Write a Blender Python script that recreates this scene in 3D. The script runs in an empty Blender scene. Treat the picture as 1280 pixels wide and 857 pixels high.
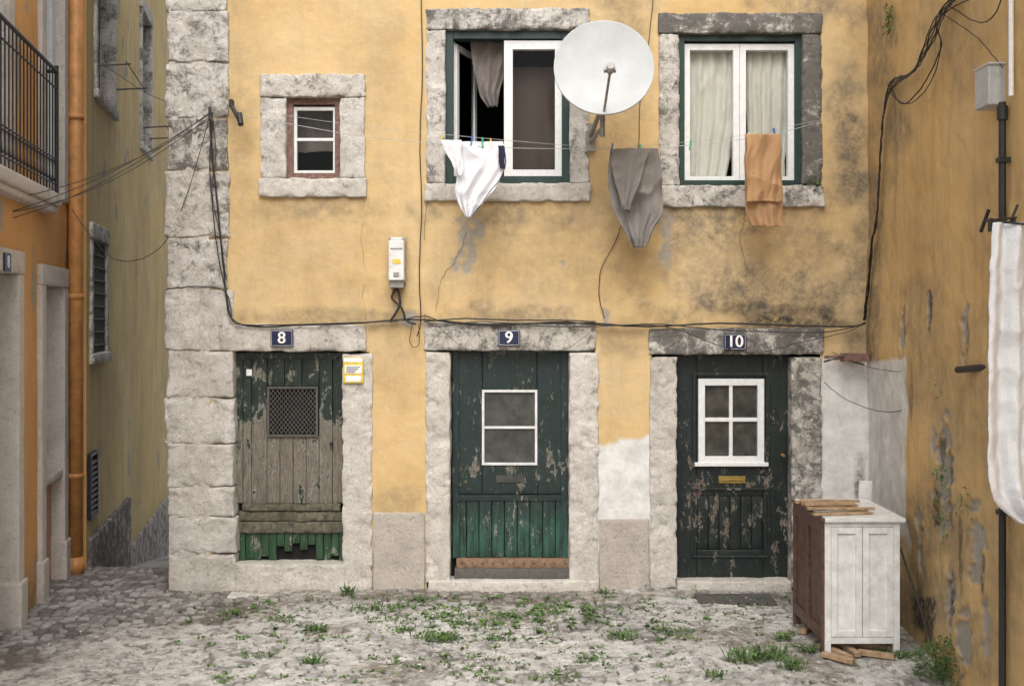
import bpy, math, random
import numpy as np
from mathutils import Vector
random.seed(7); rng=np.random.default_rng(7)
F=1422.0; EYE=2.4; D0=10.16
def FX(px): return (px-640)*D0/F
def zz(py,d): return EYE-(py-400)*d/F
def FZ(py): return zz(py,D0)
def P(px,py,d): return ((px-640)*d/F, d, zz(py,d))
# ---------- noise
def _h(ix,iy,iz,s):
    n=(ix*374761393+iy*668265263+iz*1274126177+s*974634777)&0xffffffff
    n=((n^(n>>13))*1274126177)&0xffffffff
    n=((n^(n>>16))*2246822519)&0xffffffff
    n=n^(n>>15)
    return (n&0xffffff)/float(0xffffff)
def vn(x,y,z=0.0,s=0):
    x=np.asarray(x,float);y=np.asarray(y,float);z=np.asarray(z,float)+np.zeros_like(x)
    ix=np.floor(x).astype(np.int64);iy=np.floor(y).astype(np.int64);iz=np.floor(z).astype(np.int64)
    fx=x-ix;fy=y-iy;fz=z-iz
    fx=fx*fx*(3-2*fx);fy=fy*fy*(3-2*fy);fz=fz*fz*(3-2*fz)
    r=0
    for a in (0,1):
        for b in (0,1):
            for c in (0,1):
                w=(fx if a else 1-fx)*(fy if b else 1-fy)*(fz if c else 1-fz)
                r=r+w*_h(ix+a,iy+b,iz+c,s)
    return r
def fbm(x,y,z=0.0,s=0,o=4):
    r=0;a=.5;t=0;f=1.0
    for i in range(o):
        r=r+a*vn(np.asarray(x)*f,np.asarray(y)*f,np.asarray(z)*f,s+i*17);t+=a;a*=.5;f*=2.03
    return r/t
def sstep(a,b,x):
    t=np.clip((x-a)/(b-a),0,1);return t*t*(3-2*t)
# ---------- materials
class NT:
    def __init__(s,name):
        s.m=bpy.data.materials.new(name);s.m.use_nodes=True;s.t=s.m.node_tree;s.t.nodes.clear()
        s.out=s.t.nodes.new('ShaderNodeOutputMaterial');s.b=s.t.nodes.new('ShaderNodeBsdfPrincipled')
        s.t.links.new(s.b.outputs[0],s.out.inputs[0]);s.pos=s.t.nodes.new('ShaderNodeNewGeometry').outputs['Position']
    def put(s,i,v):
        if isinstance(v,bpy.types.NodeSocket): s.t.links.new(v,i)
        elif isinstance(v,(tuple,list)):
            i.default_value=tuple(v)+((1,) if len(v)==3 and len(i.default_value)==4 else ())
        else: i.default_value=v
    def mapv(s,sc):
        n=s.t.nodes.new('ShaderNodeMapping');s.put(n.inputs['Vector'],s.pos);n.inputs['Scale'].default_value=sc;return n.outputs[0]
    def noise(s,scale,detail=5,rough=.6,vec=None,dist=0):
        n=s.t.nodes.new('ShaderNodeTexNoise');s.put(n.inputs['Vector'],vec or s.pos)
        n.inputs['Scale'].default_value=scale;n.inputs['Detail'].default_value=detail;n.inputs['Roughness'].default_value=rough;n.inputs['Distortion'].default_value=dist
        return n.outputs['Fac']
    def vor(s,scale,vec=None,feat='F1'):
        n=s.t.nodes.new('ShaderNodeTexVoronoi');n.feature=feat;s.put(n.inputs['Vector'],vec or s.pos);n.inputs['Scale'].default_value=scale
        return n.outputs['Distance']
    def mr(s,v,a,b,c=0.,d=1.):
        n=s.t.nodes.new('ShaderNodeMapRange');s.put(n.inputs[0],v);n.inputs[1].default_value=a;n.inputs[2].default_value=b;n.inputs[3].default_value=c;n.inputs[4].default_value=d;return n.outputs[0]
    def mix(s,f,a,b,mode='MIX'):
        n=s.t.nodes.new('ShaderNodeMixRGB');n.blend_type=mode;s.put(n.inputs[0],f);s.put(n.inputs[1],a);s.put(n.inputs[2],b);return n.outputs[0]
    def math(s,op,a,b=0.):
        n=s.t.nodes.new('ShaderNodeMath');n.operation=op;s.put(n.inputs[0],a);s.put(n.inputs[1],b);return n.outputs[0]
    def attr(s,name):
        n=s.t.nodes.new('ShaderNodeAttribute');n.attribute_name=name;return n.outputs['Fac']
    def sep(s):
        n=s.t.nodes.new('ShaderNodeSeparateXYZ');s.put(n.inputs[0],s.pos);return n.outputs
    def bump(s,h,st=.3,dist=.01):
        n=s.t.nodes.new('ShaderNodeBump');n.inputs['Strength'].default_value=st;n.inputs['Distance'].default_value=dist;s.put(n.inputs['Height'],h);s.put(s.b.inputs['Normal'],n.outputs[0])
    def fin(s,col,rough=.8,metal=0.):
        s.put(s.b.inputs['Base Color'],col);s.put(s.b.inputs['Roughness'],rough);s.b.inputs['Metallic'].default_value=metal;return s.m
def simple(name,c,rough=.6,metal=0.,var=.25,scale=25,bump=.1):
    n=NT(name);f=n.noise(scale,6,.65);c2=tuple(x*(1-var) for x in c);c3=tuple(min(1,x*(1+var*.5)) for x in c)
    col=n.mix(n.mr(f,.35,.65),c2,c3);g=n.noise(3,4);col=n.mix(n.mr(g,.5,.75,0,var),col,tuple(x*.4+.02 for x in c))
    if bump: n.bump(f,bump,.005)
    return n.fin(col,rough,metal)
def plaster(name,base,light,dark,dirtc=(.14,.12,.09),streak=.3,wear=1.):
    n=NT(name)
    a=n.mr(n.noise(.9,6,.6,dist=.4),.35,.68);col=n.mix(a,base,light)
    b=n.mr(n.noise(3.2,8,.7),.5,.75,0,.6);col=n.mix(b,col,dark)
    gg=n.mr(n.noise(1.7,9,.75,dist=.5),.50,.72,0,.42*wear);col=n.mix(gg,col,(.36,.29,.19))
    st=n.mr(n.noise(1.0,6,.65,n.mapv((5,5,.5))),.5,.8,0,streak);col=n.mix(st,col,dirtc)
    sp=n.mr(n.noise(60,4,.7),.60,.75,0,.4);col=n.mix(sp,col,dark)
    sp2=n.mr(n.noise(11,9,.82),.57,.66,0,.45*wear);col=n.mix(sp2,col,tuple(x*.55+.29 for x in light))
    sp3=n.mr(n.noise(26,9,.86),.635,.675,0,.6*wear);col=n.mix(sp3,col,(.22,.185,.14))
    d=n.math('MULTIPLY',n.attr('stain'),n.mr(n.noise(9,9,.8),.34,.60,.18,.95));col=n.mix(d,col,dirtc)
    w=n.attr('white');wn=n.mix(n.mr(n.noise(6,8,.7),.4,.7),(.74,.73,.70),(.50,.49,.46));wn=n.mix(n.mr(n.noise(18,9,.85),.6,.64,0,.6),wn,(.34,.31,.26));col=n.mix(w,col,wn)
    g=n.attr('grey');gc=n.mix(n.noise(22,6,.7),(.46,.43,.38),(.20,.18,.15));col=n.mix(g,col,gc)
    k=n.attr('black');col=n.mix(n.math('MULTIPLY',k,n.mr(n.noise(20,8,.75),.35,.55)),col,(.03,.026,.022))
    h=n.math('ADD',n.noise(14,8,.6),n.math('MULTIPLY',n.noise(120,3,.6),.22));n.bump(h,.55,.014)
    return n.fin(col,.9)
def stone(name,light=(.74,.71,.66),dark=(.50,.47,.42)):
    n=NT(name)
    col=n.mix(n.mr(n.noise(5,9,.8),.40,.62),light,dark)
    t=n.attr('tone');col=n.mix(n.mr(t,0,1,0,.4),col,(.56,.51,.43))
    br=n.mr(n.noise(8,9,.85,dist=.6),.56,.64,0,.55);col=n.mix(br,col,(.34,.30,.25))
    pits=n.mr(n.noise(45,6,.85),.57,.65,0,.75);col=n.mix(pits,col,(.19,.175,.15))
    pit2=n.mr(n.vor(26),.04,.16,.5,0.);col=n.mix(pit2,col,(.13,.12,.10))
    d0=n.mr(n.noise(2.2,9,.8),.50,.72,0,.5);col=n.mix(d0,col,(.24,.225,.20))
    dd=n.math('ADD',n.noise(6,10,.85,dist=.4),n.math('MULTIPLY',n.attr('dirt'),.26))
    col=n.mix(n.mr(dd,.635,.74,0,.85),col,(.075,.07,.062))
    h=n.math('SUBTRACT',n.noise(26,9,.75),n.math('ADD',n.math('MULTIPLY',pit2,.5),n.math('MULTIPLY',pits,.2)));n.bump(h,.9,.02)
    return n.fin(col,.9)
M={}
M['plaster']=plaster('yellow_plaster',(.62,.425,.19),(.67,.50,.27),(.52,.335,.135),streak=.22)
M['plasterR']=plaster('amber_plaster',(.60,.38,.145),(.66,.46,.21),(.49,.30,.10),streak=.42)
M['orange']=plaster('orange_plaster',(.60,.31,.10),(.66,.37,.14),(.50,.24,.07),streak=.15,wear=.4)
M['ochre']=plaster('ochre_plaster',(.62,.45,.19),(.68,.52,.26),(.48,.33,.13),streak=.55)
M['stone']=stone('limestone');M['stoneL']=stone('smooth_stone',(.68,.63,.58),(.58,.53,.48))
M['plinth']=stone('pebbledash',(.55,.49,.44),(.42,.37,.33))
M['white']=simple('white_paint',(.76,.77,.76),.4,var=.1);M['whiteold']=simple('worn_white_paint',(.72,.72,.70),.55,var=.2,scale=12)
M['green']=simple('dark_green_paint',(.010,.034,.028),.45)
M['black']=simple('black_rubber',(.02,.02,.021),.55,bump=0);M['iron']=simple('black_iron',(.025,.025,.028),.45,.3)
M['grey']=simple('grey_plastic',(.42,.42,.41),.5,var=.15);M['steel']=simple('galvanised',(.33,.31,.28),.5,.5)
M['drain']=simple('drain_iron',(.10,.095,.085),.7)
M['dish']=simple('dish_enamel',(.50,.515,.515),.55,var=.09,scale=5,bump=0)
M['wood']=simple('brown_wood',(.115,.058,.04),.5,var=.55,scale=18);M['timber']=simple('pale_timber',(.40,.27,.16),.7,var=.4,scale=20)
M['thresh']=simple('threshold_board',(.24,.15,.09),.75,var=.4,scale=20)
M['redwood']=simple('faded_red_wood',(.21,.12,.095),.8,var=.5,scale=30)
M['mossw']=simple('mossy_wood',(.135,.125,.085),.9,var=.65,scale=22,bump=.6)
M['dark']=simple('dark_interior',(.05,.045,.04),.9,bump=0);M['void']=simple('void_dark',(.008,.008,.008),.95,bump=0)
M['blue']=simple('blue_enamel',(.012,.016,.06),.3,bump=0);M['digit']=simple('white_enamel',(.85,.85,.83),.4,var=.05,bump=0)
M['brass']=simple('brass',(.45,.32,.10),.4,.8);M['yellow']=simple('yellow_print',(.75,.55,.08),.5,bump=0)
M['pipe']=simple('orange_pipe',(.56,.26,.08),.5,var=.3,scale=8);M['pink']=simple('pink_panel',(.54,.31,.21),.8,var=.2)
M['cable']=simple('old_cable',(.035,.03,.027),.7,bump=0);M['line']=simple('nylon_line',(.5,.5,.48),.6,bump=0)
M['crack']=simple('crack_line',(.25,.16,.075),.9,bump=0)
def cloth_mat(name,c,tr=.0,sc=350):
    n=NT(name);w=n.noise(sc,2,.6);col=n.mix(n.mr(w,.35,.65),tuple(x*.8 for x in c),c);col=n.mix(n.mr(n.noise(4,5),.45,.8,0,.3),col,tuple(x*.7 for x in c))
    n.bump(w,.4,.002);n.b.inputs['Sheen Weight'].default_value=.2
    return n.fin(col,.95)
M['cwhite']=cloth_mat('white_cotton',(.82,.82,.85));M['cgrey']=cloth_mat('grey_terry',(.22,.20,.18));M['ctan']=cloth_mat('tan_terry',(.46,.27,.13))
M['csheet']=cloth_mat('white_terry',(.78,.78,.79),sc=160);M['curtain']=cloth_mat('white_curtain',(.80,.77,.70));M['cdark']=cloth_mat('dark_shirt',(.20,.17,.15));M['cbrown']=cloth_mat('brown_blind',(.10,.07,.055))
M['cnavy']=cloth_mat('navy_trim',(.015,.018,.05))
def glassm(name,tint,gl=.12):
    n=NT(name);t=n.t;t.nodes.remove(n.b)
    tr=t.nodes.new('ShaderNodeBsdfTransparent');tr.inputs[0].default_value=(*tint,1)
    g=t.nodes.new('ShaderNodeBsdfGlossy');g.inputs['Roughness'].default_value=.04;g.inputs[0].default_value=(.9,.92,.92,1)
    fr=t.nodes.new('ShaderNodeLayerWeight');fr.inputs[0].default_value=gl
    mx=t.nodes.new('ShaderNodeMixShader');t.links.new(fr.outputs['Fresnel'],mx.inputs[0]);t.links.new(tr.outputs[0],mx.inputs[1]);t.links.new(g.outputs[0],mx.inputs[2]);t.links.new(mx.outputs[0],n.out.inputs[0])
    return n.m
M['glass']=glassm('window_glass',(.93,.94,.93),.14)
n=NT('dusty_glass');c=n.mix(n.mr(n.noise(8,6,.6),.3,.7),(.028,.03,.027),(.085,.085,.075));M['dglass']=n.fin(c,.16)
def doorm(name,top,low,zsplit,wood,cream,peel,woodband=None,flk=.62,streak=.7):
    n=NT(name);z=n.sep()['Z']
    zn=n.math('ADD',z,n.mr(n.noise(6,5,.7),0,1,-.15,.15))
    base=n.mix(n.mr(zn,zsplit-.1,zsplit+.1),low,top)
    base=n.mix(n.mr(n.noise(3,9,.8,n.mapv((8,8,1))),.42,.58,0,streak),base,tuple(x*.16+.004 for x in low))
    base=n.mix(n.mr(n.noise(9,8,.8),.5,.7,0,.4),base,tuple(x*1.3+.035 for x in top))
    grain=n.noise(9,8,.75,n.mapv((14,14,1.2)))
    wc=n.mix(n.mr(grain,.35,.65),wood,tuple(x*.3 for x in wood))
    pn=n.noise(5,10,.8,n.mapv((1.9,1.9,.8)),dist=.3)
    if woodband:
        for (a,b,st) in woodband:
            band=n.math('MULTIPLY',n.mr(zn,a-.1,a+.05),n.mr(zn,b-.05,b+.15,1,0))
            pn=n.math('ADD',pn,n.math('MULTIPLY',band,st))
    edge=n.mr(pn,peel-.012,peel);inn=n.mr(pn,peel+.008,peel+.022)
    col=n.mix(edge,base,cream);col=n.mix(inn,col,wc)
    flake=n.mr(n.noise(16,8,.85,n.mapv((2.0,2.0,.8))),flk,flk+.012,0,.85);col=n.mix(flake,col,cream)
    dk=n.mr(n.noise(12,8,.85,n.mapv((2.,2.,.6))),.60,.64,0,.6);col=n.mix(dk,col,(.012,.016,.013))
    h=n.math('ADD',n.math('MULTIPLY',grain,.6),n.math('MULTIPLY',edge,-.5));n.bump(h,.7,.007)
    return n.fin(col,n.mr(edge,0,1,.45,.85))
M['door8']=doorm('peeled_door_paint',(.014,.028,.022),(.03,.095,.04),.72,(.25,.22,.175),(.42,.42,.36),.585,[(.62,1.42,.15)],flk=.62)
M['door9']=doorm('green_door_paint',(.010,.026,.027),(.03,.10,.075),.66,(.16,.115,.08),(.40,.39,.33),.60,[(.98,1.2,.03)],flk=.618,streak=.95)
M['door10']=doorm('black_door_paint',(.009,.018,.016),(.010,.018,.016),.6,(.15,.095,.065),(.34,.31,.26),.61,[(.45,.98,.05)],flk=.63)
# ---------- builder
def ident(v): return v
def Tf(v):
    v=v.copy();v[:,1]+=D0;return v
def mkT(a,b,side):
    nn=math.hypot(1,b)
    def T(v):
        o=v.copy();x=a+b*v[:,0]
        ny=(side/nn,-side*b/nn)
        o[:,0]=x+v[:,1]*ny[0];o[:,1]=v[:,0]+v[:,1]*ny[1];return o
    return T
T1=mkT(-2.29,-.18,-1);T2=mkT(-2.02,-.19,-1);TR=mkT(2.235,.093,1)
class B:
    def __init__(s,T=ident): s.T=T;s.v=[];s.f=[];s.n=0;s.tone=[];s.dirt=[]
    def add(s,v,f,tone=.5,dirt=0.):
        v=np.asarray(v,float);k=len(v);s.v.append(v);s.f+= [tuple(int(i)+s.n for i in q) for q in f];s.n+=k
        s.tone.append(np.full(k,tone) if np.isscalar(tone) else tone);s.dirt.append(np.full(k,dirt) if np.isscalar(dirt) else dirt)
    def box(s,x0,x1,y0,y1,z0,z1,R=None,tone=.5,dirt=0.):
        v=np.array([(x,y,z) for x in(x0,x1) for y in(y0,y1) for z in(z0,z1)],float)
        if R is not None:
            c,ax,ang=R;from mathutils import Matrix
            m=np.array(Matrix.Rotation(ang,3,ax));c=np.array(c);v=(v-c)@m.T+c
        s.add(v,[(0,1,3,2),(4,6,7,5),(0,4,5,1),(2,3,7,6),(0,2,6,4),(1,5,7,3)],tone,dirt)
    def frame(s,x0,x1,y0,y1,z0,z1,t,tb=None):
        tb=tb or t
        s.box(x0,x0+t,y0,y1,z0,z1);s.box(x1-t,x1,y0,y1,z0,z1)
        s.box(x0+t,x1-t,y0+.002,y1-.002,z1-t,z1);s.box(x0+t,x1-t,y0+.002,y1-.002,z0,z0+tb)
    def rock(s,x0,x1,y0,y1,z0,z1,r=.012,amp=.008,res=.03,tone=None,dirt=0.,chip=.0):
        tone=random.random() if tone is None else tone
        if chip: res=.019;amp*=1.15
        def ax(a,b):
            n=max(1,int((b-a-2*r)/res));return np.concatenate([[a,a+.35*r],np.linspace(a+r,b-r,n+1),[b-.35*r,b]])
        X,Y,Z=ax(x0,x1),ax(y0,y1),ax(z0,z1)
        for (A,Bb,fn) in ((X,Z,lambda a,b:(a,y0,b)),(X,Z,lambda a,b:(a,y1,b)),(Y,Z,lambda a,b:(x0,a,b)),(Y,Z,lambda a,b:(x1,a,b)),(X,Y,lambda a,b:(a,b,z0)),(X,Y,lambda a,b:(a,b,z1))):
            g=np.meshgrid(A,Bb,indexing='ij');q=fn(g[0].ravel(),g[1].ravel())
            v=np.stack([np.zeros(g[0].size)+k for k in q],1)
            lo=np.array([x0+r,y0+r,z0+r]);hi=np.array([x1-r,y1-r,z1-r]);inn=np.clip(v,lo,hi);d=v-inn
            L=np.linalg.norm(d,axis=1,keepdims=True);L[L==0]=1
            v=inn+d/L*r
            nn=np.stack([fbm(v[:,0]*9,v[:,1]*9,v[:,2]*9,s=k,o=4)-.5 for k in(1,2,3)],1)
            v=v+nn*amp*2.4
            if chip:
                c=sstep(.58,.70,fbm(v[:,0]*12,v[:,1]*12,v[:,2]*12,s=9,o=3));v[:,1]+=c*chip*1.3
                ex=np.minimum(np.abs(v[:,0]-x0),np.abs(v[:,0]-x1));ez=np.minimum(np.abs(v[:,2]-z0),np.abs(v[:,2]-z1));e_=np.exp(-np.minimum(ex,ez)/.02)
                c2=sstep(.5,.66,fbm(v[:,0]*16,v[:,1]*6,v[:,2]*16,s=19,o=2))*e_*.022
                sx=np.where(ex<ez,np.where(np.abs(v[:,0]-x0)<np.abs(v[:,0]-x1),1,-1),0);sz=np.where(ex<ez,0,np.where(np.abs(v[:,2]-z0)<np.abs(v[:,2]-z1),1,-1))
                fr=np.exp(-np.clip(v[:,1]-y0,0,1)/.03);v[:,0]+=sx*c2*fr*.5;v[:,2]+=sz*c2*fr*.5;v[:,1]+=c2*fr*.8
            na,nb=len(A),len(Bb);I=np.arange(na*nb).reshape(na,nb)
            f=np.stack([I[:-1,:-1],I[1:,:-1],I[1:,1:],I[:-1,1:]],-1).reshape(-1,4)
            s.add(v,f.tolist(),tone,dirt if np.isscalar(dirt) else dirt(v))
    def tube(s,p,q,r,seg=10,r2=None):
        p=np.array(p,float);q=np.array(q,float);d=q-p;d/=np.linalg.norm(d);u=np.cross(d,(0,0,1) if abs(d[2])<.9 else (1,0,0));u/=np.linalg.norm(u);w=np.cross(d,u)
        r2=r if r2 is None else r2;v=[]
        for c,rr in((p,r),(q,r2)):
            for i in range(seg):
                a=2*math.pi*i/seg;v.append(c+rr*(math.cos(a)*u+math.sin(a)*w))
        f=[(i,(i+1)%seg,seg+(i+1)%seg,seg+i) for i in range(seg)]+[tuple(range(seg))[::-1],tuple(range(seg,2*seg))]
        s.add(v,f)
    def obj(s,name,mat,parent=None,bevel=0.,smooth=False):
        v=s.T(np.concatenate(s.v));me=bpy.data.meshes.new(name);me.from_pydata(v.tolist(),[],s.f)
        for k,arr in(('tone',s.tone),('dirt',s.dirt)):
            at=me.attributes.new(k,'FLOAT','POINT');at.data.foreach_set('value',np.concatenate(arr).astype(np.float32))
        me.materials.append(M[mat] if isinstance(mat,str) else mat)
        if smooth:
            me.polygons.foreach_set('use_smooth',[True]*len(me.polygons))
            import bmesh
            bm=bmesh.new();bm.from_mesh(me);bmesh.ops.remove_doubles(bm,verts=bm.verts,dist=1e-4);bmesh.ops.recalc_face_normals(bm,faces=bm.faces);bm.to_mesh(me);bm.free()
        o=bpy.data.objects.new(name,me);bpy.context.scene.collection.objects.link(o)
        if parent: o.parent=parent
        if bevel:
            b=o.modifiers.new('bevel','BEVEL');b.width=bevel;b.segments=2;b.limit_method='ANGLE'
        return o
def empty(name):
    o=bpy.data.objects.new(name,None);bpy.context.scene.collection.objects.link(o);return o
def gridmesh(name,V,na,nb,mask,attrs,mat,parent=None):
    I=np.arange(na*nb).reshape(na,nb);f=np.stack([I[:-1,:-1],I[1:,:-1],I[1:,1:],I[:-1,1:]],-1).reshape(-1,4)
    if mask is not None: f=f[mask.ravel()]
    me=bpy.data.meshes.new(name);me.from_pydata(V.tolist(),[],f.tolist())
    me.polygons.foreach_set('use_smooth',[True]*len(me.polygons))
    for k,a in attrs.items():
        at=me.attributes.new(k,'FLOAT','POINT');at.data.foreach_set('value',np.asarray(a,np.float32).ravel())
    me.materials.append(M[mat]);o=bpy.data.objects.new(name,me);bpy.context.scene.collection.objects.link(o)
    if parent:o.parent=parent
    return o
def axis(fine0,fine1,res,extra=(),outer=()):
    a=list(np.linspace(fine0,fine1,int((fine1-fine0)/res)+1));a=np.array(a)
    for e in extra:
        if fine0<e<fine1: a[np.argmin(abs(a-e))]=e
    return np.array(sorted(set(np.round(a,5)).union(np.round(outer,5))))
def wall(name,T,U,Z,holes,fn,mat,parent):
    g=np.meshgrid(U,Z,indexing='ij');u=g[0].ravel();z=g[1].ravel()
    disp,attrs=fn(u,z);V=T(np.stack([u,disp,z],1))
    cu=(U[:-1]+U[1:])/2;cz=(Z[:-1]+Z[1:])/2;C=np.meshgrid(cu,cz,indexing='ij');m=np.ones(C[0].shape,bool)
    for (a,b,c,d) in holes: m&=~((C[0]>a)&(C[0]<b)&(C[1]>c)&(C[1]<d))
    return gridmesh(name,V,len(U),len(Z),m,attrs,mat,parent)
def blob(PX,PY,cx,cy,rx,ry,amp=.9,soft=.5,sc=.03,s=3):
    n=fbm(PX*sc,PY*sc,s=s,o=5)-.5
    r=np.sqrt(((PX-cx)/rx)**2+((PY-cy)/ry)**2)
    return 1-sstep(1-soft,1+soft*.4,r+n*amp*2)
# ---------- yellow house facade
yh=empty('yellow_house')
def fac(u,z):
    PX=640+u*140;PY=400-(z-2.4)*140
    st=np.zeros_like(u)
    for b in [(970,372,175,46,1.),(1060,170,34,220,1.),(845,290,34,60,.75),(905,275,115,32,.9),(1072,330,25,150,.85),(775,20,50,60,.7),(1010,300,60,60,.7),
              (420,398,180,14,.65),(640,396,130,20,.7),(640,266,115,26,.75),(495,380,25,70,.4),(1030,10,90,30,.8),(300,120,25,180,.35),(500,628,40,26,.5),(780,420,40,30,.5),(395,260,75,20,.65),
              (640,330,200,70,.35),(870,340,120,55,.55),(480,100,30,200,.25),(500,720,60,40,.5),(545,340,14,60,.35),(495,470,36,60,.25),(400,330,120,50,.2),(740,280,50,60,.4),(775,120,40,90,.35)]:
        st=np.maximum(st,b[4]*blob(PX,PY,*b[:4],soft=.8))
    gr=np.zeros_like(u)
    for b in [(584,305,11,32),(832,290,8,42),(703,330,5,11),(570,330,5,9),(757,395,4,14),(508,398,12,10),(640,200,3,4),(598,292,8,14)]:
        gr=np.maximum(gr,blob(PX,PY,*b,soft=.4,sc=.12,amp=1.3))
    gr=gr*.85
    n=fbm(PX*.03,PY*.03,s=8)-.5
    wh=sstep(0,5,PY-(551+n*26-(PX-748)*.18))*(PX>744)*(PX<815)
    wh=np.maximum(wh,sstep(0,10,PY-(446+n*26))*(PX>1020))
    blk=.8*blob(PX,PY,1076,640,8,60)+.7*blob(PX,PY,1000,404,80,7)+.6*blob(PX,PY,965,388,75,11)
    d=(fbm(u*1.3,z*1.3,s=5)-.5)*.035+(fbm(u*9,z*9,s=6,o=3)-.5)*.007+gr*.006
    return d,dict(stain=st,grey=gr,white=wh,black=np.clip(blk,0,1))
W1=(325,457,93,247);W2=(532,737,11,252);W3=(823,1028,17,259)
outs=[W1,W2,W3,(262,457,405,460),(262,465,436,760),(530,747,403,760),(811,1029,410,760)]
holes=[(FX(a)+.025,FX(b)-.025,FZ(d)+.025,FZ(c)-.025) for a,b,c,d in outs]
U=axis(FX(240),3.2,.0155,[h[i] for h in holes for i in(0,1)])
Z=axis(-.15,5.5,.0155,[h[i] for h in holes for i in(2,3)],outer=(6,6.5,7))
wall('facade_plaster',Tf,U,Z,holes,fac,'plaster',yh)
b=B();b.box(-3.03,-2.85,10.5,13,-2,7);b.box(-3.03,3.3,13,13.2,-2,7);b.box(-3.05,3.3,10.3,13,6.9,7.05);b.box(-3.03,3.3,10.6,13,2.55,2.7);b.box(3.25,3.4,10.6,13,-2,7)
b.box(-3.0,3.2,11.6,11.65,-1,2.5);b.box(-3.05,3.3,10.18,10.6,-2,-.16)
b.obj('house_body','dark',yh)
# quoins
b=B(Tf)
cuts=[-240,-150,-70,15,79,148,214,297,361,438,497,554,608,646,692,748]
L=FX(207)
for i in range(len(cuts)-1):
    z1=FZ(cuts[i])-.003;z0=FZ(cuts[i+1])+.003
    xr=FX(287 if cuts[i]<360 else 294)+random.uniform(-.02,.02)
    if cuts[i] in(361,): xr=FX(262)
    l=L+(.02 if i%2 else 0)+( .03 if cuts[i]>=600 else 0)
    dt=.55 if cuts[i]<360 else .15
    if cuts[i]==148: dt=.75
    sp={497:243,608:238,692:236,361:252,554:None}.get(cuts[i])
    pr=-.03+random.uniform(-.008,.008)
    if sp:
        b.rock(l,FX(sp)-.004,pr,.5,z0,z1,.014,.011,dirt=dt,chip=.01);b.rock(FX(sp)+.004,xr,pr+.008,.3,z0,z1,.014,.011,dirt=dt,chip=.01)
    else: b.rock(l,xr,pr,.5 if i%2 else .35,z0,z1,.014,.011,dirt=dt,chip=.01)
b.rock(FX(258),FX(292),-.02,.3,FZ(438),FZ(362),.014,.01,dirt=.3)
b.obj('corner_quoins','stone',yh,smooth=True)
b=B(Tf);b.box(L+.035,FX(262),-.018,.3,FZ(760),7);b.obj('quoin_mortar','stone',yh)
# stone surrounds
b=B(Tf)
def surround(o,i,dt=.4,dl=.3,dr=.3,db=.2,sill=True,depth=.22):
    X0,X1,Y0,Y1=o;a,c,e,f=i
    b.rock(FX(X0),FX(X1),-.035,depth,FZ(e),FZ(Y0),dirt=dt,chip=.006)
    zb=FZ(f) if sill else FZ(Y1)
    b.rock(FX(X0)+.006,FX(a),-.028,depth,zb+.003,FZ(e)-.003,dirt=dl,chip=.006)
    b.rock(FX(c),FX(X1)-.006,-.028,depth,zb+.003,FZ(e)-.003,dirt=dr,chip=.006)
    if sill: b.rock(FX(X0)-.01,FX(X1)+.01,-.045,depth,FZ(Y1),FZ(f),dirt=db,chip=.006)
surround(W1,(358,425,122,223),.45,.4,.35,.3)
surround(W2,(557,712,38,229),.75,.5,.55,.25)
surround(W3,(849,1002,43,232),1.,.6,1.05,.6)
b.rock(FX(274),FX(458),-.035,.25,FZ(439),FZ(405),dirt=.35,chip=.006)
b.rock(FX(428),FX(466),-.028,.25,FZ(745),FZ(442),dirt=.15,chip=.008)
b.rock(FX(294),FX(433),-.03,.25,FZ(742),FZ(704),dirt=.2,chip=.01)
b.rock(FX(289),FX(433),-.22,.1,FZ(775),FZ(737),r=.03,amp=.02,dirt=.15)
b.rock(FX(530),FX(745),-.035,.25,FZ(438),FZ(403),dirt=.6,chip=.006)
b.rock(FX(532),FX(563),-.03,.25,FZ(728),FZ(440),dirt=.1,chip=.012)
b.rock(FX(711),FX(748),-.03,.25,FZ(728),FZ(440),dirt=.1,chip=.012)
b.rock(FX(536),FX(748),-.06,.25,FZ(750),FZ(724),r=.02,amp=.01,dirt=.3)
b.rock(FX(811),FX(1029),-.035,.25,FZ(443),FZ(410),dirt=.85,chip=.006)
b.rock(FX(812),FX(846),-.03,.25,FZ(735),FZ(446),dirt=.25,chip=.008)
b.rock(FX(989),FX(1027),-.03,.25,FZ(735),FZ(446),dirt=.75,chip=.008)
b.rock(FX(846),FX(989),-.03,.25,FZ(750),FZ(725),r=.02,amp=.01,dirt=.3)
b.obj('stone_surrounds','stone',yh,smooth=True)
b=B(Tf)
b.rock(FX(466.5),FX(531),-.015,.1,FZ(752),FZ(640),amp=.004,dirt=.1,tone=.9);b.rock(FX(748.5),FX(811.5),-.012,.1,FZ(745),FZ(648),amp=.004,dirt=.15,tone=.3)
b.obj('wall_plinths','plinth',yh,smooth=True)
# windows
def rect(B_,px0,px1,py0,py1,y0,y1,t): B_.frame(FX(px0),FX(px1),y0,y1,FZ(py1),FZ(py0),t)
b=B(Tf);rect(b,556,713,37,230,.03,.16,.075);rect(b,848,1003,42,233,.03,.16,.06);b.obj('green_window_frames','green',yh,bevel=.003)
b=B(Tf);rect(b,357,426,121,224,.04,.16,.06);b.box(FX(356),FX(427),.01,.1,FZ(224),FZ(216));b.obj('red_window_frame','redwood',yh,bevel=.004)
b=B(Tf)
rect(b,365,419,132,216,.07,.12,.03);b.box(FX(368),FX(416),.075,.118,FZ(174.5),FZ(171))
rect(b,630,705,49,222,.05,.13,.078);b.frame(FX(565),FX(568),.1,.14,FZ(222),FZ(49),.01)
rect(b,856,926,53,227,.06,.14,.055);rect(b,926.5,995,53,227,.062,.142,.055)
b.obj('white_sashes','white',yh,bevel=.005)
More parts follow.
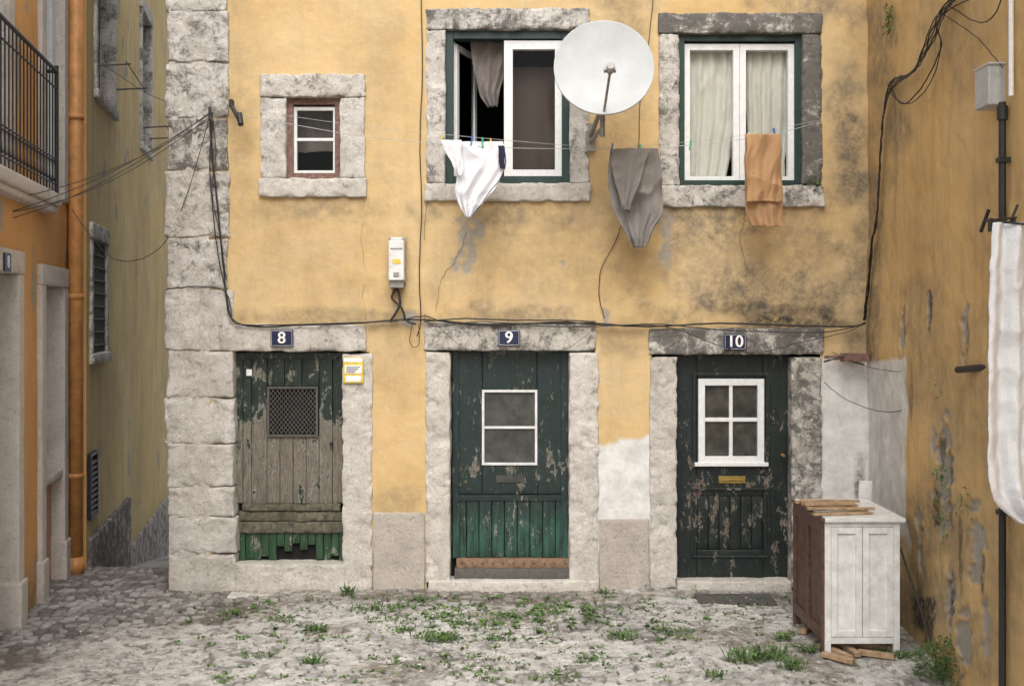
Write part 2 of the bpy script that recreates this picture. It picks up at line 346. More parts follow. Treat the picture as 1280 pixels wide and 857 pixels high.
b=B(Tf);c0=(FX(568),.12,0);a=math.radians(70);R=(c0,'Z',a)
x0,x1=FX(568),FX(636);z0,z1=FZ(221),FZ(51)
b.box(x0,x0+.055,.1,.14,z0,z1,R);b.box(x1-.055,x1,.1,.14,z0,z1,R);b.box(x0+.05,x1-.05,.102,.138,z1-.055,z1,R);b.box(x0+.05,x1-.05,.102,.138,z0,z0+.06,R)
b.obj('open_sash','white',yh,bevel=.004)
b=B(Tf);b.box(x0+.05,x1-.05,.118,.122,z0+.05,z1-.05,R)
b.box(FX(637),FX(698),.1,.104,FZ(216),FZ(56));b.box(FX(860),FX(921),.108,.112,FZ(221),FZ(58));b.box(FX(932),FX(990),.108,.112,FZ(221),FZ(58));b.box(FX(367),FX(417),.1,.104,FZ(214),FZ(134))
b.obj('window_glass','glass',yh)
def cloth(name,rows,d,mat,parent=None,amp=.03,freq=9,nx=60,ny=80,seed=0,thick=.004,vert=False,crease=.0,hem=6):
    rows=np.array(rows,float);ys=np.linspace(rows[0,0],rows[-1,0],ny)
    xl=np.interp(ys,rows[:,0],rows[:,1]);xr=np.interp(ys,rows[:,0],rows[:,2])
    t=np.linspace(0,1,nx);G=xl[:,None]+(xr-xl)[:,None]*t[None,:]
    v=(ys-ys[0])/(ys[-1]-ys[0])
    ed=(fbm(np.repeat(ys,1)*.06,ys*0,s=seed)-.5)*3
    G=G+ed[:,None]
    yy=ys[:,None]+(fbm(G*.07,G*0,s=seed+2)-.5)*hem*v[:,None]
    ph=fbm(t[None,:]*freq*.55+v[:,None]*(0.3 if vert else 1.2),v[:,None]*1.6+t[None,:]*0,s=seed+4,o=3)-.5
    fold=np.sin((t[None,:]*freq+v[:,None]*(.1 if vert else 1.1)+ph*(.8 if vert else 1.6))*6.283*.5)*((1. if vert else .35)+(.0 if vert else .65)*v[:,None])
    cr=(1-np.abs(fbm(G*.03+yy*.012,yy*.022-G*.01,s=seed+9,o=2)*2-1)*2.5)*crease
    dd=d-amp*(fold*.5+ph*1.3)-cr
    X=(G-640)*d/F;Zc=EYE-(yy-400)*d/F
    V=np.stack([X.ravel(),dd.ravel(),Zc.ravel()],1)
    o=gridmesh(name,V,ny,nx,None,{},mat,parent)
    s=o.modifiers.new('solid','SOLIDIFY');s.thickness=thick;s.offset=0
    return o
cloth('curtain',[(52,856,924),(150,857,922),(232,857,905)],D0+.18,'curtain',yh,amp=.03,freq=9,seed=1,vert=True,nx=120,crease=.012)
cloth('curtain_right',[(52,932,986),(140,933,984),(232,936,980)],D0+.18,'curtain',yh,amp=.03,freq=8,seed=2,vert=True,nx=120,crease=.012)
cloth('hanging_shirt',[(52,588,632),(80,590,631),(104,596,627),(122,602,624),(134,610,622)],D0+.2,'cdark',yh,amp=.06,freq=5,seed=6,crease=.01)
cloth('inner_blind',[(84,632,703),(150,632,703),(222,634,703)],D0+.3,'cbrown',yh,amp=.02,freq=5,seed=7,vert=True)
cloth('inner_net',[(128,366,420),(170,366,420),(190,366,420)],D0+.3,'cdark',yh,amp=.02,freq=5,seed=8,vert=True)
# ----- door 8
b=B(Tf)
def planks(b,px0,px1,py0,py1,n,y0=.12,gap=.004,j=.004,skip=(),bot=None):
    xs=np.linspace(FX(px0),FX(px1),n+1)
    for i in range(n):
        if i in skip: continue
        o=random.uniform(-j,j);b.rock(xs[i]+gap/2,xs[i+1]-gap/2,y0+o,y0+.03+o,FZ(bot[i] if bot else py1)+random.uniform(0,.004),FZ(py0),r=.004,amp=.0015,res=.06)
planks(b,291,330,440,632,2);planks(b,396,430,440,632,2);planks(b,330,396,547,632,4);planks(b,330,396,440,484,3)
b.obj('door_8_planks','door8',yh,smooth=True)
b=B(Tf);b.box(FX(292),FX(300),.095,.125,FZ(630),FZ(441));b.box(FX(421),FX(430),.095,.125,FZ(630),FZ(441));b.box(FX(300),FX(421),.1,.125,FZ(449),FZ(441));b.obj('door_8_stiles','door8',yh,bevel=.003)
b=B(Tf);planks(b,293,431,668,703,14,bot=[703,702,703,699,703,686,692,682,690,684,702,703,698,703]);
b.obj('door_8_base','door8',yh,smooth=True)
b=B(Tf);b.rock(FX(300),FX(424),.07,.13,FZ(640),FZ(632),r=.008,amp=.008);b.rock(FX(294),FX(431),.085,.13,FZ(653),FZ(641),r=.006,amp=.011);b.rock(FX(294),FX(428),.08,.13,FZ(668),FZ(654),r=.006,amp=.013)
b.obj('door_8_rails','mossw',yh,smooth=True)
b=B(Tf);b.box(FX(288),FX(433),.165,.18,FZ(705),FZ(438));b.obj('door_8_backing','void',yh)
b=B(Tf);rect(b,331,395,484,547,.095,.125,.018)
x0,x1,z0,z1=FX(333),FX(393),FZ(545),FZ(486)
def clipseg(sg):
    k=-1.2
    while k<1.2:
        pts=[]
        for x in np.linspace(x0,x1,40):
            z=z0+k+sg*(x-x0)*1.25
            if z0<=z<=z1: pts.append((x,z))
        if len(pts)>1: b.tube((pts[0][0],.11+sg*.002,pts[0][1]),(pts[-1][0],.11+sg*.002,pts[-1][1]),.0034,6)
        k+=.047
clipseg(1);clipseg(-1);b.obj('door_8_grille','drain',yh)
b=B(Tf);b.box(FX(305),FX(312),.089,.093,FZ(470),FZ(462));b.obj('door_sticker','digit',yh)
b=B(Tf);b.tube((FX(412),.12,FZ(556)),(FX(412),.06,FZ(556)),.014,12);b.obj('door_8_knob','iron',yh)
# ----- door 9
b=B(Tf)
b.rock(FX(564),FX(602),.12,.15,FZ(620),FZ(438),r=.004,amp=.002);b.rock(FX(672),FX(711),.121,.15,FZ(620),FZ(438),r=.004,amp=.002)
b.rock(FX(602.5),FX(671.5),.122,.15,FZ(488),FZ(438),r=.004,amp=.002);b.rock(FX(602.5),FX(671.5),.122,.15,FZ(620),FZ(583),r=.004,amp=.002)
planks(b,566,711,627,700,9,y0=.125,gap=.006)
b.obj('door_9_leaf','door9',yh,bevel=0,smooth=True)
b=B(Tf);b.box(FX(565),FX(573),.1,.125,FZ(700),FZ(439));b.box(FX(702),FX(711),.1,.125,FZ(700),FZ(439));b.box(FX(573),FX(702),.108,.125,FZ(628),FZ(621))
b.obj('door_9_stiles','door9',yh,bevel=.003)
b=B(Tf)
for a,c in((575,588),(574,607),(581,604),(652,612),(686,602),(690,592)): b.tube((FX(a),.122,FZ(c)),(FX(a),.115,FZ(c)),.017,14)
b.obj('door_9_lock_scars','mossw',yh)
b=B(Tf);rect(b,602,672,488,583,.1,.13,.022);b.box(FX(605),FX(669),.104,.128,FZ(537),FZ(534));b.obj('door_9_window_frame','whiteold',yh,bevel=.002)
b=B(Tf);b.box(FX(603),FX(671),.126,.13,FZ(582),FZ(489));b.box(FX(620),FX(656),.112,.121,FZ(605),FZ(596));b.obj('door_9_glass','dglass',yh)
b=B(Tf);b.rock(FX(570),FX(713),.05,.13,FZ(711),FZ(700),r=.005,amp=.004);
b.obj('door_9_threshold','thresh',yh,smooth=True)
b=B(Tf);b.rock(FX(568),FX(713),.03,.13,FZ(724),FZ(711),r=.005,amp=.004);b.obj('door_9_sill','drain',yh,smooth=True)
b=B(Tf)
for q in range(577,712,13): b.tube((FX(q),.055,FZ(705)),(FX(q),.043,FZ(705)),.006,8)
b.obj('door_9_nails','iron',yh)
b=B(Tf);b.box(FX(560),FX(714),.155,.17,FZ(724),FZ(436));b.obj('door_9_backing','void',yh)
# ----- door 10
b=B(Tf)
b.rock(FX(846),FX(874),.12,.15,FZ(725),FZ(443),r=.004,amp=.002);b.rock(FX(958),FX(989),.12,.15,FZ(725),FZ(443),r=.004,amp=.002)
b.rock(FX(874.3),FX(957.7),.122,.15,FZ(474),FZ(443),r=.004,amp=.002);b.rock(FX(874.3),FX(957.7),.122,.15,FZ(622),FZ(580),r=.004,amp=.002)
planks(b,874.5,957.5,622,690,6,y0=.13,gap=.005);b.rock(FX(874.3),FX(957.7),.115,.15,FZ(725),FZ(690),r=.004,amp=.002)
b.obj('door_10_leaf','door10',yh,smooth=True)
b=B(Tf);rect(b,868,965,466,586,.095,.125,.03);rect(b,866,966,612,700,.1,.125,.02)
b.obj('door_10_mouldings','door10',yh,bevel=.004)
b=B(Tf);rect(b,875,958,474,580,.085,.13,.06);b.box(FX(883),FX(950),.095,.125,FZ(528),FZ(523));b.box(FX(914),FX(918.5),.093,.127,FZ(573),FZ(482));b.box(FX(870),FX(963),.07,.1,FZ(584),FZ(579))
b.obj('door_10_window_frame','white',yh,bevel=.004)
b=B(Tf);b.box(FX(880),FX(953),.118,.124,FZ(575),FZ(480));b.obj('door_10_glass','dglass',yh)
b=B(Tf);b.box(FX(901),FX(935),.105,.121,FZ(606),FZ(597));b.tube((FX(981),.12,FZ(570)),(FX(981),.07,FZ(570)),.015,14);b.box(FX(904),FX(932),.1,.106,FZ(603),FZ(600));b.obj('door_10_brass','brass',yh,bevel=.003)
b=B(Tf);b.box(FX(840),FX(992),.155,.17,FZ(728),FZ(440));b.obj('door_10_backing','void',yh)
# ----- house numbers
def text(name,body,loc,size,mat,parent,rotz=0.,offset=.0):
    c=bpy.data.curves.new(name,'FONT');c.body=body;c.size=size;c.extrude=.002;c.align_x='CENTER';c.align_y='CENTER';c.materials.append(M[mat])
    o=bpy.data.objects.new(name,c);bpy.context.scene.collection.objects.link(o);o.location=loc;o.rotation_euler=(math.pi/2,0,rotz);o.parent=parent;return o
for (bd,x0,x1,y0,y1) in(('8',340,368,412,433),('9',622.5,650,412,432),('10',903.5,931,417,437)):
    e=empty('house_number_sign');bb=B(Tf)
    bb.box(FX(x0),FX(x1),-.064,-.050,FZ(y1),FZ(y0));bb.obj('plate','blue',e,bevel=.003)
    bb=B(Tf);rect(bb,x0+1.2,x1-1.2,y0+1.2,y1-1.2,-.0655,-.0635,.0022);bb.obj('border','digit',e)
    for k,(ox,oz) in enumerate([(-.003,0),(.003,0),(0,.0015)]):
        text('digits',bd,(FX((x0+x1)/2)+ox,D0-.069-.0006*k,FZ((y0+y1)/2)+oz),.145,'digit',e)
e=empty('paper_notice')
bb=B(Tf);bb.box(FX(430),FX(455),-.05,-.046,FZ(478),FZ(446));bb.obj('sheet','yellow',e)
bb=B(Tf);bb.box(FX(432),FX(453),-.053,-.0505,FZ(466),FZ(456));bb.box(FX(431),FX(454),-.0525,-.0505,FZ(452),FZ(447));bb.box(FX(433),FX(452),-.0525,-.0505,FZ(476),FZ(469));bb.obj('white_bands','digit',e)
bb=B(Tf)
for q in range(4): bb.box(FX(434),FX(451-q*2),-.055,-.0532,FZ(458.8+q*2),FZ(458+q*2))
bb.obj('print_lines','blue',e)
# ----- cables
def cable(name,pts,r,mat='cable',parent=None,wob=0.,sub=8,seed=0):
    p=[Vector(q) for q in pts];out=[];rr=random.Random(seed+len(pts))
    for i in range(len(p)-1):
        a=p[max(i-1,0)];b_=p[i];c=p[i+1];d=p[min(i+2,len(p)-1)]
        for k in range(sub):
            t=k/sub;q=.5*((2*b_)+(c-a)*t+(2*a-5*b_+4*c-d)*t*t+(-a+3*b_-3*c+d)*t**3)
            out.append(q+Vector((rr.uniform(-wob,wob),0,rr.uniform(-wob,wob))))
    out.append(p[-1])
    cu=bpy.data.curves.new(name,'CURVE');cu.dimensions='3D';cu.bevel_depth=r;cu.bevel_resolution=2
    s=cu.splines.new('POLY');s.points.add(len(out)-1)
    for i,q in enumerate(out): s.points[i].co=(*q,1)
    cu.materials.append(M[mat]);o=bpy.data.objects.new(name,cu);bpy.context.scene.collection.objects.link(o)
    if parent:o.parent=parent
    return o
def C(name,pp,d,r,mat='cable',parent=None,wob=.002,seed=0):
    return cable(name,[P(a[0],a[1],a[2] if len(a)>2 else d) for a in pp],r,mat,parent,wob,seed=seed)
w=empty('facade_cables');dF=D0-.055
C('cable_a',[(262,140),(266,200),(272,260),(279,330),(284,375),(292,400),(320,408),(380,406),(440,404),(495,400),(540,400),(600,405),(660,404),(740,404),(810,408),(900,404),(1000,407),(1060,408),(1082,404)],dF,.008,'black',w)
C('cable_b',[(266,140),(262,210),(270,300),(281,360),(289,398),(320,406),(480,402),(500,400),(530,395),(560,403),(620,407),(700,402),(760,407),(820,405),(900,412),(980,415),(1040,414),(1080,405)],dF-.012,.005,'cable',w,seed=4)
C('cable_b2',[(264,140),(270,190),(265,240),(276,300),(283,350)],dF-.012,.004,'cable',w,seed=14)
C('cable_c',[(530,396),(545,408),(600,402),(690,408),(740,408),(830,408),(930,440),(1000,428),(1060,414),(1082,402)],dF-.02,.0035,'cable',w,seed=5)
C('cable_c2',[(530,392),(556,415),(585,436),(640,440),(700,438),(725,425),(745,408)],dF-.02,.0022,'cable',w,seed=5)
C('cable_d',[(530,402),(580,398),(640,400),(700,400),(745,402)],dF-.015,.006,'black',w,seed=6)
C('cable_e',[(207,362),(240,358),(270,360),(284,368),(290,395)],dF,.005,'black',w)
C('cable_f',[(526,-20),(528,80),(525,180),(527,260),(524,340),(526,400),(521,420)],D0-.03,.0045,'cable',w)
C('cable_g',[(818,-15),(810,60),(800,130),(798,186),(786,250),(770,300),(752,335),(749,370),(756,398)],D0-.03,.0035,'cable',w)
C('cable_h',[(497,360),(500,378),(494,392),(487,402)],D0-.06,.011,'black',w);C('cable_h2',[(495,360),(490,372),(502,385),(508,400),(520,405)],D0-.07,.010,'black',w)
C('cable_i',[(560,180),(556,235),(535,250),(530,300)],D0-.04,.002,'cable',w)
C('cable_j',[(516,402),(512,425),(518,434),(524,428),(523,405)],D0-.05,.003,'cable',w)
C('cable_k',[(1030,452),(1050,448),(1080,456)],D0-.05,.008,'cable',w)
for k,pp in enumerate([[(455,250),(452,300),(457,340),(454,370),(458,400)],[(583,290),(572,320),(552,350),(545,390)],[(935,260),(925,300),(938,345)]]):
    C('crack',pp,D0-.004,.002,'crack',yh,wob=.009,seed=k)
# overhead cables
w=empty('overhead_cables')
for i,(y0,y1,sg,dn) in enumerate([(293,141,26,6.8),(286,143,20,7.0),(275,147,34,7.2),(262,150,22,7.4)]):
    a=P(-60,y0,8.5);c=P(262,y1,D0-.12);pts=[]
    for t in np.linspace(0,1,9): pts.append((a[0]+(c[0]-a[0])*t,a[1]+(c[1]-a[1])*t,a[2]+(c[2]-a[2])*t-math.sin(t*math.pi)*sg*.006))
    cable('strand',pts,.0035,'cable',w)
C('strand_loop',[(90,262,10.6),(110,290,10.5),(140,322,10.4),(175,324,10.3),(208,300,10.2),(235,240,10.1),(262,146,10.05)],10,.0035,'cable',w)
C('strand_top',[(262,146,10.05),(190,120,11),(150,95,11.8),(128,82,12)],10,.003,'cable',w)
e=empty('cable_bracket');b=B();b.tube(P(262,135,10.14),P(262,150,9.98),.012);b.box(*[q for pr in zip(P(286,134,10.02),P(293,126,10.1)) for q in (min(pr),max(pr))])
b.tube(P(288,130,10.05),P(299,150,9.95),.018,12);b.tube(P(299,142,9.98),P(301,156,9.93),.026,12);b.tube(P(290,132,10.05),P(290,132,10.16),.012);b.obj('insulator','black',e,bevel=.003)
# utility box
e=empty('utility_box');b=B(Tf);b.box(FX(488),FX(507),-.16,-.03,FZ(351),FZ(302));b.box(FX(490),FX(505),-.15,-.03,FZ(302),FZ(298));b.obj('housing','whiteold',e,bevel=.008)
b=B(Tf);b.box(FX(493),FX(503),-.163,-.158,FZ(331),FZ(325));b.obj('label','yellow',e)
b=B(Tf);b.box(FX(490),FX(505),-.164,-.158,FZ(313),FZ(311));b.box(FX(494),FX(501),-.165,-.158,FZ(347),FZ(341));b.box(FX(487),FX(508),-.05,-.02,FZ(354),FZ(297));b.box(FX(489),FX(506),-.12,-.03,FZ(360),FZ(351));b.obj('clips','steel',e,bevel=.003)
# satellite dish
e=empty('satellite_dish');dc=np.array(P(755,84,9.35));R0=.405
nrm=np.array((-.02,-.965,.20));nrm/=np.linalg.norm(nrm);ux=np.cross(nrm,(0,0,1));ux/=np.linalg.norm(ux);uz=np.cross(ux,nrm)
uz=-uz if uz[2]<0 else uz
b=B();V=[];seg=64;rad=[0,.1,.2,.3,.4,.5,.6,.7,.8,.9,.97,1.0,1.02,1.02]
for i,r in enumerate(rad):
    for k in range(seg):
        a=2*math.pi*k/seg;dp=(r*r-1)*.055
        if i==len(rad)-1: dp=-.018
        V.append(dc+R0*r*(math.cos(a)*ux+math.sin(a)*uz*1.0)+nrm*dp)
Fc=[(i*seg+k,i*seg+(k+1)%seg,(i+1)*seg+(k+1)%seg,(i+1)*seg+k) for i in range(len(rad)-1) for k in range(seg)]
b.add(V,Fc);o=b.obj('reflector','dish',e,smooth=True);s=o.modifiers.new('s','SOLIDIFY');s.thickness=.004
b=B();tip=np.array(P(763,87,8.98));b.tube(np.array(P(754,147,9.33)),tip,.011,8);b.tube(tip+np.array((-.05,.02,.0)),tip+np.array((.045,.02,.0)),.022,12)
b.obj('arm','steel',e,smooth=False)
b=B();b.tube(tip+nrm*.05+np.array((0,0,.012)),tip-nrm*.06+np.array((0,0,.012)),.032,16);b.obj('receiver','grey',e,bevel=.005)
b=B();bk=dc-nrm*.06;b.tube(bk,bk-nrm*.1,.05,12);b.tube(bk-nrm*.1+np.array((0,0,.1)),np.array((bk[0],bk[1]+.12,FZ(185))),.022,12)
b.tube(np.array((bk[0],bk[1]+.1,FZ(150))),np.array((FX(738),D0-.02,FZ(170))),.02);b.tube(np.array((bk[0],bk[1]+.1,FZ(175))),np.array((FX(738),D0-.02,FZ(178))),.018);b.box(FX(732),FX(744),-.03+D0,-.01+D0,FZ(190),FZ(155))
b.obj('mast','steel',e)
# clothesline + laundry
e=empty('clothesline');dl=9.75
C('line_front',[(300,143,10.0),(437,168,dl+.1),(550,180,dl),(640,185,dl),(740,186,dl),(820,185,dl),(930,174,dl),(975,166,dl),(1027,152,10.1)],dl,.0026,'line',e,wob=0)
C('line_back',[(300,135,10.05),(440,156,dl+.2),(640,176,dl+.15),(760,183,dl+.15),(900,173,dl+.15),(1027,150,10.1)],dl,.0018,'line',e,wob=0)
pm=[simple('peg_yellow',(.75,.6,.05),.4,bump=0),simple('peg_blue',(.05,.15,.5),.4,bump=0),simple('peg_green',(.05,.4,.2),.4,bump=0),simple('peg_white',(.7,.7,.7),.4,bump=0)]
for k,(px,py) in enumerate([(553,175),(590,176),(603,178),(627,184),(614,179),(765,185),(800,186),(935,172),(942,171),(968,166),(863,181)]):
    b=B();x,y,z=P(px,py,dl);b.box(x-.006,x+.006,y-.018,y-.004,z-.045,z+.04,R=((x,y,z),'Y',random.uniform(-.25,.25)));b.box(x-.006,x+.006,y+.004,y+.018,z-.045,z+.04,R=((x,y,z),'Y',random.uniform(-.25,.25)));b.obj('peg',pm[k%4],e,bevel=.002)
cloth('white_tshirt',[(177,551,629),(188,556,631),(200,563,632),(212,571,630),(226,571,625),(238,569,618),(246,570,609),(256,574,602),(264,578,594),(272,582,588)],dl-.01,'cwhite',None,amp=.05,freq=5,seed=11,crease=.02,nx=90,ny=110,hem=2)
ts=bpy.data.objects['white_tshirt']
C('shirt_trim',[(631,190,dl-.05),(632,205,dl-.08),(625,224,dl-.09),(612,240,dl-.09),(600,257,dl-.08),(590,270,dl-.06)],dl,.004,'cnavy',ts,wob=0)
cloth('sleeve',[(175,552,577),(188,555,576),(200,563,578),(214,570,580),(220,573,577)],dl-.05,'cwhite',ts,amp=.03,freq=3,seed=12,crease=.01,hem=1)
cloth('dark_sock',[(182,622,630),(196,623,631),(212,625,631)],dl-.07,'cnavy',None,amp=.015,freq=2,seed=13)
cloth('grey_towel',[(186,764,822),(205,760,825),(230,759,827),(250,762,828),(268,768,828),(278,774,822),(288,780,816),(300,786,811),(309,791,806)],dl-.01,'cgrey',None,amp=.05,freq=6,seed=14,crease=.03,nx=90,hem=3)
cloth('towel_flap',[(187,765,812),(205,764,806),(228,768,800),(247,775,793),(262,780,788)],dl-.07,'cgrey',bpy.data.objects['grey_towel'],amp=.03,freq=4,seed=15,crease=.02,hem=3)
cloth('tan_towel',[(168,931,976),(200,930,977),(240,932,979),(264,932,979),(283,940,978)],dl-.01,'ctan',None,amp=.04,freq=5,seed=16,crease=.02,nx=80,hem=3)
cloth('tan_flap',[(168,933,975),(200,932,975),(240,933,976),(252,933,977)],dl-.06,'ctan',bpy.data.objects['tan_towel'],amp=.035,freq=5,seed=17,crease=.02,nx=80,hem=3)
# ---------- right wall
rw=empty('amber_house')
def fr(u,z):
    PX=772.2+3178/u;PY=400-(z-2.4)*F/u
    st=np.zeros_like(u)
    for q in [(1090,330,14,220,.9),(1100,60,30,130,.8),(1150,420,30,120,.5),(1200,60,60,60,.45),(1160,720,80,130,.8),(1240,330,30,120,.4),(1200,500,50,120,.5),(1250,700,40,160,.45),(1120,150,20,90,.8),(1230,800,60,60,.7)]:
        st=np.maximum(st,q[4]*blob(PX,PY,*q[:4],soft=.8))
    gr=np.zeros_like(u)
    for q in [(1179,600,10,66),(1221,690,9,56),(1204,415,3.5,40),(1187,755,5,44),(1204,795,9,34),(1160,385,3,18),(1128,420,3,28),(1165,560,3,18),(1240,560,3,24),(1147,640,3,18),(1232,780,5,30),(1150,690,3,24)]:
        gr=np.maximum(gr,blob(PX,PY,*q,soft=.3,sc=.11,amp=1.25))
    n=fbm(PX*.05,PY*.025,s=8)-.5
    wh=sstep(0,8,PY-(446+n*30))*(1-sstep(0,5,PX-(1133+n*14)))*(1-sstep(0,30,PY-(660+n*60)))
    blk=blob(PX,PY,1160,775,10,44,soft=.3)+.9*blob(PX,PY,1161,392,3.5,24)+.9*blob(PX,PY,1168,640,4,34)+.9*blob(PX,PY,1148,760,9,34)+.9*blob(PX,PY,1187,745,4,40)+.7*blob(PX,PY,1200,700,3,60)+.9*blob(PX,PY,1228,720,4,34)+.8*blob(PX,PY,1175,560,3.5,28)+.7*blob(PX,PY,1187,600,3,60)+.5*blob(PX,PY,1140,500,2,60)+.6*blob(PX,PY,1208,420,2,40)+.6*blob(PX,PY,1130,420,2,40)
    d=(fbm(u*1.5,z*1.5,s=25)-.5)*.05+(fbm(u*9,z*9,s=26,o=3)-.5)*.009+gr*.016
    return d,dict(stain=st,grey=gr,white=wh,black=np.clip(blk,0,1))
wall('wall_plaster',TR,axis(5.9,10.2,.013,outer=(3,4,5)),axis(-.15,5.3,.016,outer=(6,6.5)),[],fr,'plasterR',rw)
b=B(TR);b.box(3,10.3,.06,4,-.5,6.4);b.obj('house_body','dark',rw)
def dR(px): return 3178/(px-772.2)
def PR(px,py,off=.02):
    d=dR(px);return (2.235+.093*d-off,d,zz(py,d))
def CR(name,pp,r,off=.02,mat='cable',parent=None,wob=.003,seed=0): return cable(name,[PR(a,c,off) for a,c in pp],r,mat,parent,wob,seed=seed)
w=empty('wall_cables')
for k in range(5):
    o=k*2-4
    CR('bundle',[(1212+o,-8),(1190+o,6+k*2),(1172+o*1.5,40+k*3),(1150+o,88),(1122+o,102+k*2),(1112+o*.6,140),(1107+o*.5,200),(1103+o*.5,260+k*5),(1097+o*.4,300),(1093+o*.3,345),(1087+o*.2,400)],.006 if k%2 else .0045,.03+.008*k,'cable' if k%2 else 'black',w,seed=k,wob=.006)
CR('loop_a',[(1120,104),(1135,130),(1160,110),(1185,60),(1180,30),(1200,10),(1235,-5)],.005,.05,'black',w)
CR('loop_d',[(1117,108),(1128,124),(1150,128),(1176,96),(1186,50)],.004,.05,'black',w)
CR('loop_b',[(1195,8),(1230,28),(1250,20),(1262,-5)],.004,.04,'cable',w);CR('loop_c',[(1190,20),(1230,48),(1262,85)],.003,.04,'cable',w)
C('wire_a',[(1030,447,10.1),(1085,458,9.9),(1150,462,8.6),(1196,461,7.6)],9,.003,'line',w);C('wire_b',[(1030,478,10.1),(1060,500,9.9),(1110,515,9.2),(1160,500,8.4),(1196,468,7.6)],9,.003,'cable',w)
C('wire_c',[(1040,440,10.1),(1100,462,9.5),(1196,463,7.6)],9,.0025,'cable',w)
e=empty('junction_box');b=B();b.box(*[q for pr in zip(P(1056,452,9.95),P(1080,441,10.1)) for q in(min(pr),max(pr))]);b.tube(P(1030,446,10.05),P(1058,444,10.0),.014);b.obj('box','redwood',e,bevel=.006)
e=empty('line_bracket');b=B();b.tube(PR(1236,458,-.03),P(1197,462,7.3),.022,12);b.obj('arm','black',e)
e=empty('electric_meter_box')
def xr(d,off): return 2.235+.093*d-off
b=B();x=xr(6.75,0);b.box((1231-640)*6.6/F,x,6.55,6.75,zz(133,6.6),zz(82,6.6));b.box((1231-640)*6.6/F-.004,x,6.54,6.76,zz(84,6.6),zz(80,6.6));b.obj('cabinet','grey',e,bevel=.008)
e=empty('conduit_pipe');b=B();dp_=6.5;cx=(1253-640)*dp_/F;b.tube((cx,dp_,zz(128,dp_)),(cx,dp_,-.1),.021,14)
for py in(200,420,640): b.box(cx-.027,cx+.09,dp_-.03,dp_+.03,zz(py+3,dp_),zz(py-3,dp_))
b.tube((cx,dp_,zz(133,dp_)),(cx,dp_,zz(150,dp_)),.03,14);b.tube((cx,dp_,zz(425,dp_)),(cx,dp_,zz(436,dp_)),.027,14);b.tube((cx,dp_,zz(600,dp_)),(cx,dp_,zz(611,dp_)),.027,14);b.obj('pipe','black',e,smooth=False)
b=B();x2=(1264-640)*6.38/F;b.tube((x2,6.38,zz(120,6.38)),(x2,6.38,6.3),.014,10);b.obj('white_conduit','white',e)
# rack and sheet
e=empty('drying_rack');b=B();b.tube(P(1232,276,6.0),P(1330,284,5.75),.006);b.tube(P(1226,290,6.15),P(1236,262,6.1),.01);b.tube(P(1252,277,6.0),P(1250,258,6.0),.007);b.tube(P(1262,280,6.0),P(1272,256,6.0),.007);b.tube(P(1232,276,6.0),P(1290,270,6.6),.007);b.obj('rods','iron',e)
for px in(1238,1266): 
    b=B();x,y,z=P(px,280,5.95);b.box(x-.006,x+.006,y-.02,y+.02,z-.04,z+.03);b.obj('peg','iron',e)
cloth('white_sheet',[(279,1237,1325),(330,1233,1325),(400,1231,1325),(480,1229,1325),(560,1229,1325),(600,1231,1325),(622,1238,1325),(640,1256,1325),(652,1272,1325)],5.95,'csheet',None,amp=.075,freq=6,seed=22,nx=120,ny=140,vert=True,hem=8,crease=.012)
# ---------- left houses
oh=empty('orange_house')
def fp(seed,base):
    def f(u,z):
        st=.35*sstep(.5,.75,fbm(u*1.2,z*.6,s=seed))+.5*(1-sstep(0,.5,z-base-.1*fbm(u*3,z*3,s=3)))
        return (fbm(u*1.5,z*1.5,s=seed)-.5)*.03,dict(stain=st,grey=0*u+sstep(.74,.78,fbm(u*4,z*3,s=seed+3)),white=0*u,black=0*u)
    return f
h1=[(8.0,9.04,-.2,2.93),(9.66,10.72,-.2,2.87),(7.3,8.75,3.5,5.9),(9.66,10.72,3.5,6.2)]
wall('wall_plaster',T1,axis(5,10.96,.03,[h[i] for h in h1 for i in(0,1)]),axis(-.3,6,.03,[h[i] for h in h1 for i in(2,3)],outer=(6.4,)),h1,fp(40,0.),'orange',oh)
b=B(T1);b.box(5,10.9,.32,4,-.5,6.4);b.obj('house_body','dark',oh)
b=B(T1)
for (a,c,z0,zt) in h1:
    a-=.01;c+=.01
    b.rock(a,a+.17,-.04,.3,z0,zt-.17,dirt=.0,amp=.002,tone=.2);b.rock(c-.17,c,-.04,.3,z0,zt-.17,dirt=.0,amp=.002,tone=.2);b.rock(a,c,-.045,.3,zt-.17,zt+.01,dirt=.05,amp=.002,tone=.2)
    if z0<0: b.rock(a-.03,a+.19,-.06,.2,-.2,.35,dirt=.1,amp=.003,tone=.5);b.rock(c-.19,c+.03,-.06,.2,-.2,.35,dirt=.1,amp=.003,tone=.5)
b.rock(9.8,10.6,-.02,.3,.95,1.02,amp=.002,dirt=.1)
b.obj('stone_surrounds','stoneL',oh,smooth=True)
b=B(T1);b.box(9.8,10.6,.08,.12,-.2,.95);b.obj('panel','pink',oh);
b=B(T1);b.frame(9.82,10.56,.14,.2,1.02,2.7,.07);b.box(10.16,10.22,.142,.198,1.05,2.65);b.frame(7.45,8.6,.04,.16,3.5,5.75,.16);b.frame(9.83,10.56,.04,.16,3.5,6.05,.16);b.box(8.0,8.08,.1,.15,3.5,5.7);b.box(10.16,10.24,.1,.15,3.5,6);b.box(7.45,8.6,.115,.14,3.5,4.3);b.box(9.83,10.56,.115,.14,3.5,4.2);b.obj('white_joinery','white',oh,bevel=.004)
b=B(T1);b.box(9.82,10.56,.17,.18,1,2.72);b.box(7.45,8.6,.14,.15,3.5,5.8);b.box(9.8,10.6,.14,.15,3.5,6.1);b.obj('window_glass','dglass',oh)
